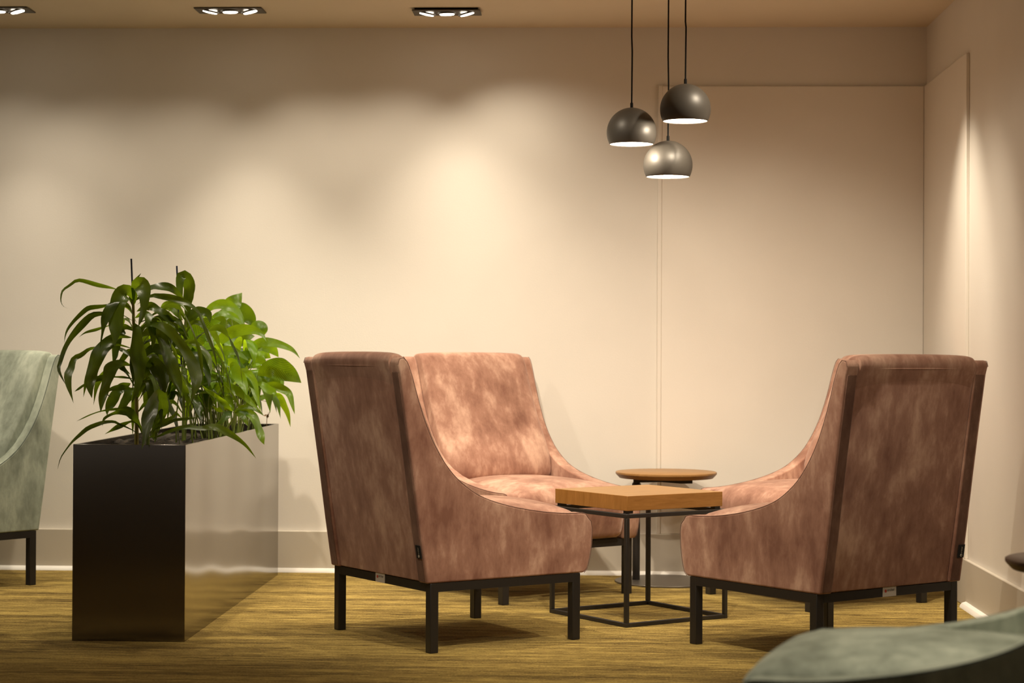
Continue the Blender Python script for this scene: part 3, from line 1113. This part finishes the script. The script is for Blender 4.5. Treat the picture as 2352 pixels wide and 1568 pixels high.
# peace lily at the far end
D4 = [
    ([(520, 735), (525, 712), (538, 694), (556, 672)], 40, 7.55, 7.6, 5, 20, .5),
    ([(470, 740), (478, 712), (497, 700), (520, 700), (545, 718), (563, 748)], 24, 7.4, 7.35, 20, 10, .6),
    ([(530, 715), (545, 708), (560, 716), (574, 732), (585, 756)], 38, 7.68, 7.7, 5, 10, .45),
    ([(480, 735), (500, 722), (520, 721), (541, 730), (560, 750)], 17, 7.3, 7.3, 30, 20, .55),
    ([(500, 785), (508, 752), (524, 732), (545, 742), (556, 765)], 52, 7.8, 7.82, 0, 10, .5),
    ([(468, 806), (497, 788), (529, 765), (557, 757), (585, 759), (602, 769), (612, 784)], 28, 7.2, 7.1, 10, 5, .5),
    ([(528, 800), (545, 785), (562, 775), (585, 772)], 36, 7.8, 7.82, 5, 10, .5),
    ([(575, 765), (585, 750), (598, 747), (606, 757), (602, 774)], 24, 7.5, 7.5, 15, 20, .5),
    ([(556, 818), (585, 793), (606, 785), (634, 789), (662, 798), (676, 807), (689, 823)], 22, 7.45, 7.35, 15, 10, .4),
    ([(590, 806), (604, 798), (622, 800), (632, 809), (640, 820)], 24, 7.55, 7.6, 10, 10, .5),
    ([(592, 862), (612, 850), (636, 846), (662, 857), (692, 879)], 52, 7.5, 7.45, 0, 8, .5),
    ([(598, 888), (625, 884), (648, 893), (663, 904), (671, 928), (677, 951)], 20, 7.5, 7.45, 15, 0, .4),
    ([(596, 862), (614, 862), (630, 870), (644, 890)], 28, 7.55, 7.55, 10, 10, .5),
    ([(584, 880), (600, 882), (616, 894), (630, 902), (628, 914)], 19, 7.45, 7.42, 10, 10, .55),
    ([(546, 852), (557, 851), (571, 862), (582, 880), (588, 907), (599, 945)], 22, 7.2, 7.1, 10, 0, .35),
    ([(528, 850), (536, 838), (550, 865), (560, 886), (568, 908)], 28, 7.1, 7.05, -10, 10, .5),
    ([(470, 918), (482, 900), (513, 889), (550, 901), (576, 924), (600, 946)], 24, 7.15, 7.05, 15, 10, .4),
    ([(462, 888), (476, 874), (496, 868), (516, 877)], 30, 7.05, 7.05, 10, 10, .5),
    ([(460, 830), (482, 812), (508, 806), (538, 807), (573, 829)], 23, 7.2, 7.15, 15, 10, .5),
    ([(580, 842), (594, 825), (608, 815), (622, 822)], 32, 7.6, 7.62, 10, 5, .5),
    ([(436, 815), (446, 780), (462, 758), (482, 748), (507, 738)], 58, 7.12, 7.1, 0, 15, .55),
    ([(430, 790), (440, 757), (452, 738), (470, 722)], 40, 7.2, 7.25, 0, 10, .5),
    ([(430, 815), (425, 790), (432, 765), (445, 745)], 34, 7.15, 7.15, 0, 10, .5),
    ([(500, 840), (510, 822), (528, 812), (548, 818)], 34, 7.6, 7.6, 5, 5, .5),
    ([(480, 850), (490, 828), (500, 815), (512, 830), (516, 858)], 32, 7.3, 7.2, 5, 5, .5),
    ([(505, 870), (520, 842), (534, 835), (536, 862), (533, 885)], 26, 7.3, 7.2, 5, 5, .5),
    ([(560, 850), (575, 832), (590, 838), (598, 850)], 30, 7.7, 7.7, 5, 5, .5),
    ([(470, 770), (490, 755), (505, 770), (515, 800)], 34, 7.5, 7.45, 5, 5, .5),
    ([(560, 800), (575, 795), (590, 812), (585, 832)], 30, 7.75, 7.75, 5, 5, .5),
    ([(540, 850), (552, 826), (570, 815), (586, 826)], 26, 7.4, 7.4, 5, 5, .5),
    ([(480, 940), (485, 910), (500, 890), (505, 920)], 26, 7.25, 7.2, 5, 5, .5),
    ([(455, 960), (462, 925), (478, 900), (490, 905)], 28, 7.2, 7.2, 5, 5, .5),
    ([(560, 960), (575, 925), (590, 912), (603, 910)], 18, 7.5, 7.5, 5, 5, .5),
    ([(350, 770), (366, 745), (380, 738), (392, 760), (398, 800)], 34, 7.1, 7.05, 5, 5, .5),
    ([(352, 820), (362, 792), (380, 775), (398, 790)], 34, 7.15, 7.1, 5, 5, .5),
    ([(330, 790), (345, 770), (358, 772), (366, 800)], 26, 7.1, 7.1, 5, 5, .5),
]
Y4 = 7.45
b4 = px(520, 985, Y4); b4 = (b4.x, Y4, soil_z(b4.x, Y4))
rs = random.Random(3)
st4 = []
for L in D4:
    q = L[0][0]
    tgt = px(q[0], q[1], L[2])
    bx = max(PX0 + .04, min(PX1 - .04, b4[0] + rs.uniform(-.07, .07)))
    by = min(PY1 - .06, L[2] + rs.uniform(-.05, .05))
    bs = sp(bx, by)
    mid = Vector((bs.x * .7 + tgt.x * .3, bs.y * .7 + tgt.y * .3, bs.z * .45 + tgt.z * .55))
    st4.append(([bs, mid, tgt], .0028, .0016))
for k in range(26):
    bx = b4[0] + rs.uniform(-.10, .08); by = rs.uniform(6.75, 7.6)
    bx = max(PX0 + .03, min(PX1 - .03, bx))
    bs = sp(bx, by)
    st4.append(([bs, bs + Vector((rs.uniform(-.02, .02), rs.uniform(-.02, .02), .12)), bs + Vector((rs.uniform(-.05, .05), rs.uniform(-.04, .04), rs.uniform(.18, .30)))], .0028, .0015))
plant('peace_lily', 'bright green peace lily with broad veined leaves at the far end of the planter', 'plant', None, M_LEAF_L, M_STEM, b4, D4, st4, 'ovate', lily_filler(46, 5))

# small rosette by the right rim
D5 = [
    ([(535, 946), (520, 930), (500, 911), (478, 898), (464, 884)], 14, 6.9, 6.8, 20, 10, .45),
    ([(535, 944), (530, 922), (520, 913), (510, 913)], 17, 6.92, 6.95, 15, 10, .5),
    ([(537, 944), (552, 936), (572, 936), (597, 947), (606, 955)], 12, 6.9, 6.86, 35, 20, .5),
    ([(534, 945), (526, 950), (512, 962), (493, 981)], 18, 6.9, 6.82, 10, 5, .5),
    ([(538, 946), (552, 948), (563, 958), (569, 978)], 25, 6.9, 6.84, 10, 5, .55),
    ([(540, 946), (562, 945), (580, 955), (589, 975), (598, 997), (607, 1021)], 24, 6.9, 6.78, 20, 5, .72),
    ([(534, 944), (518, 938), (500, 940), (485, 930)], 14, 6.95, 7.0, 20, 10, .5),
]
b5 = px(537, 975, 6.9); b5 = (min(b5.x, PX1 - .03), 6.9, soil_z(min(b5.x, PX1 - .03), 6.9))
plant('dracaena', 'small pale rosette dracaena leaning over the long right rim of the planter', 'plant', None, M_LEAF_L, M_STEM, b5, D5,
      [([sp(b5[0], b5[1]), px(536, 960, 6.9), px(536, 945, 6.9)], .005, .003)], 'lance')

# dried seedling at the back corner
bm = bmesh.new()
tw = [px(598, 919, 7.9), px(609, 921, 7.9), px(618, 928, 7.9), px(621, 938, 7.9), px(618, 950, 7.9), px(613, 963, 7.9)]
bq = Vector((px(617, 974, 7.9).x, 7.9, 0)); bq.x = min(bq.x, PX1 - .02); bq.z = soil_z(bq.x, 7.9)
dry = empty('dry_stem', bq); tag(dry, 'thin dried brown plant stem standing in the far corner of the planter', 'dead plant')
tube(bm, [p - bq for p in catmull(tw + [bq - Vector((0, 0, .004))], 30)], .0011, 6, .0016)
fin('stalk', bm, M_TWIG, dry, 60)
bm = bmesh.new()
uvl = bm.loops.layers.uv.new('leaf')
blade(bm, uvl, [px(617, 945, 7.9) - bq, px(615, 955, 7.9) - bq, px(612, 966, 7.9) - bq], .011, 20, 60, .5, 'lance')
blade(bm, uvl, [px(618, 950, 7.9) - bq, px(608, 954, 7.9) - bq, px(603, 952, 7.9) - bq], .008, 20, 60, .5, 'lance')
fin('withered_leaf', bm, M_TWIG, dry, 60, recalc=False)

# plant stakes
for lab, top, bot, Y in (('taller dark blue stake standing in the planter behind the front dracaena', (301.5, 594), (317, 1000), 6.66),
                         ('shorter dark blue stake standing in the planter beside the pale top leaf', (406, 610.5), (424, 985), 7.02)):
    a, b_ = px(*top, Y), px(*bot, Y)
    k = (b_.z - soil_z(b_.x, Y) + .01) / (a.z - b_.z)
    e = b_ - (a - b_) * k
    base = Vector((e.x, e.y, e.z))
    bm = bmesh.new()
    tube(bm, [e - base, a - base], .0032, 8)
    o = fin('plant_stake', bm, M_STAKE, None, 40)
    o.location = base
    tag(o, lab, 'stake')
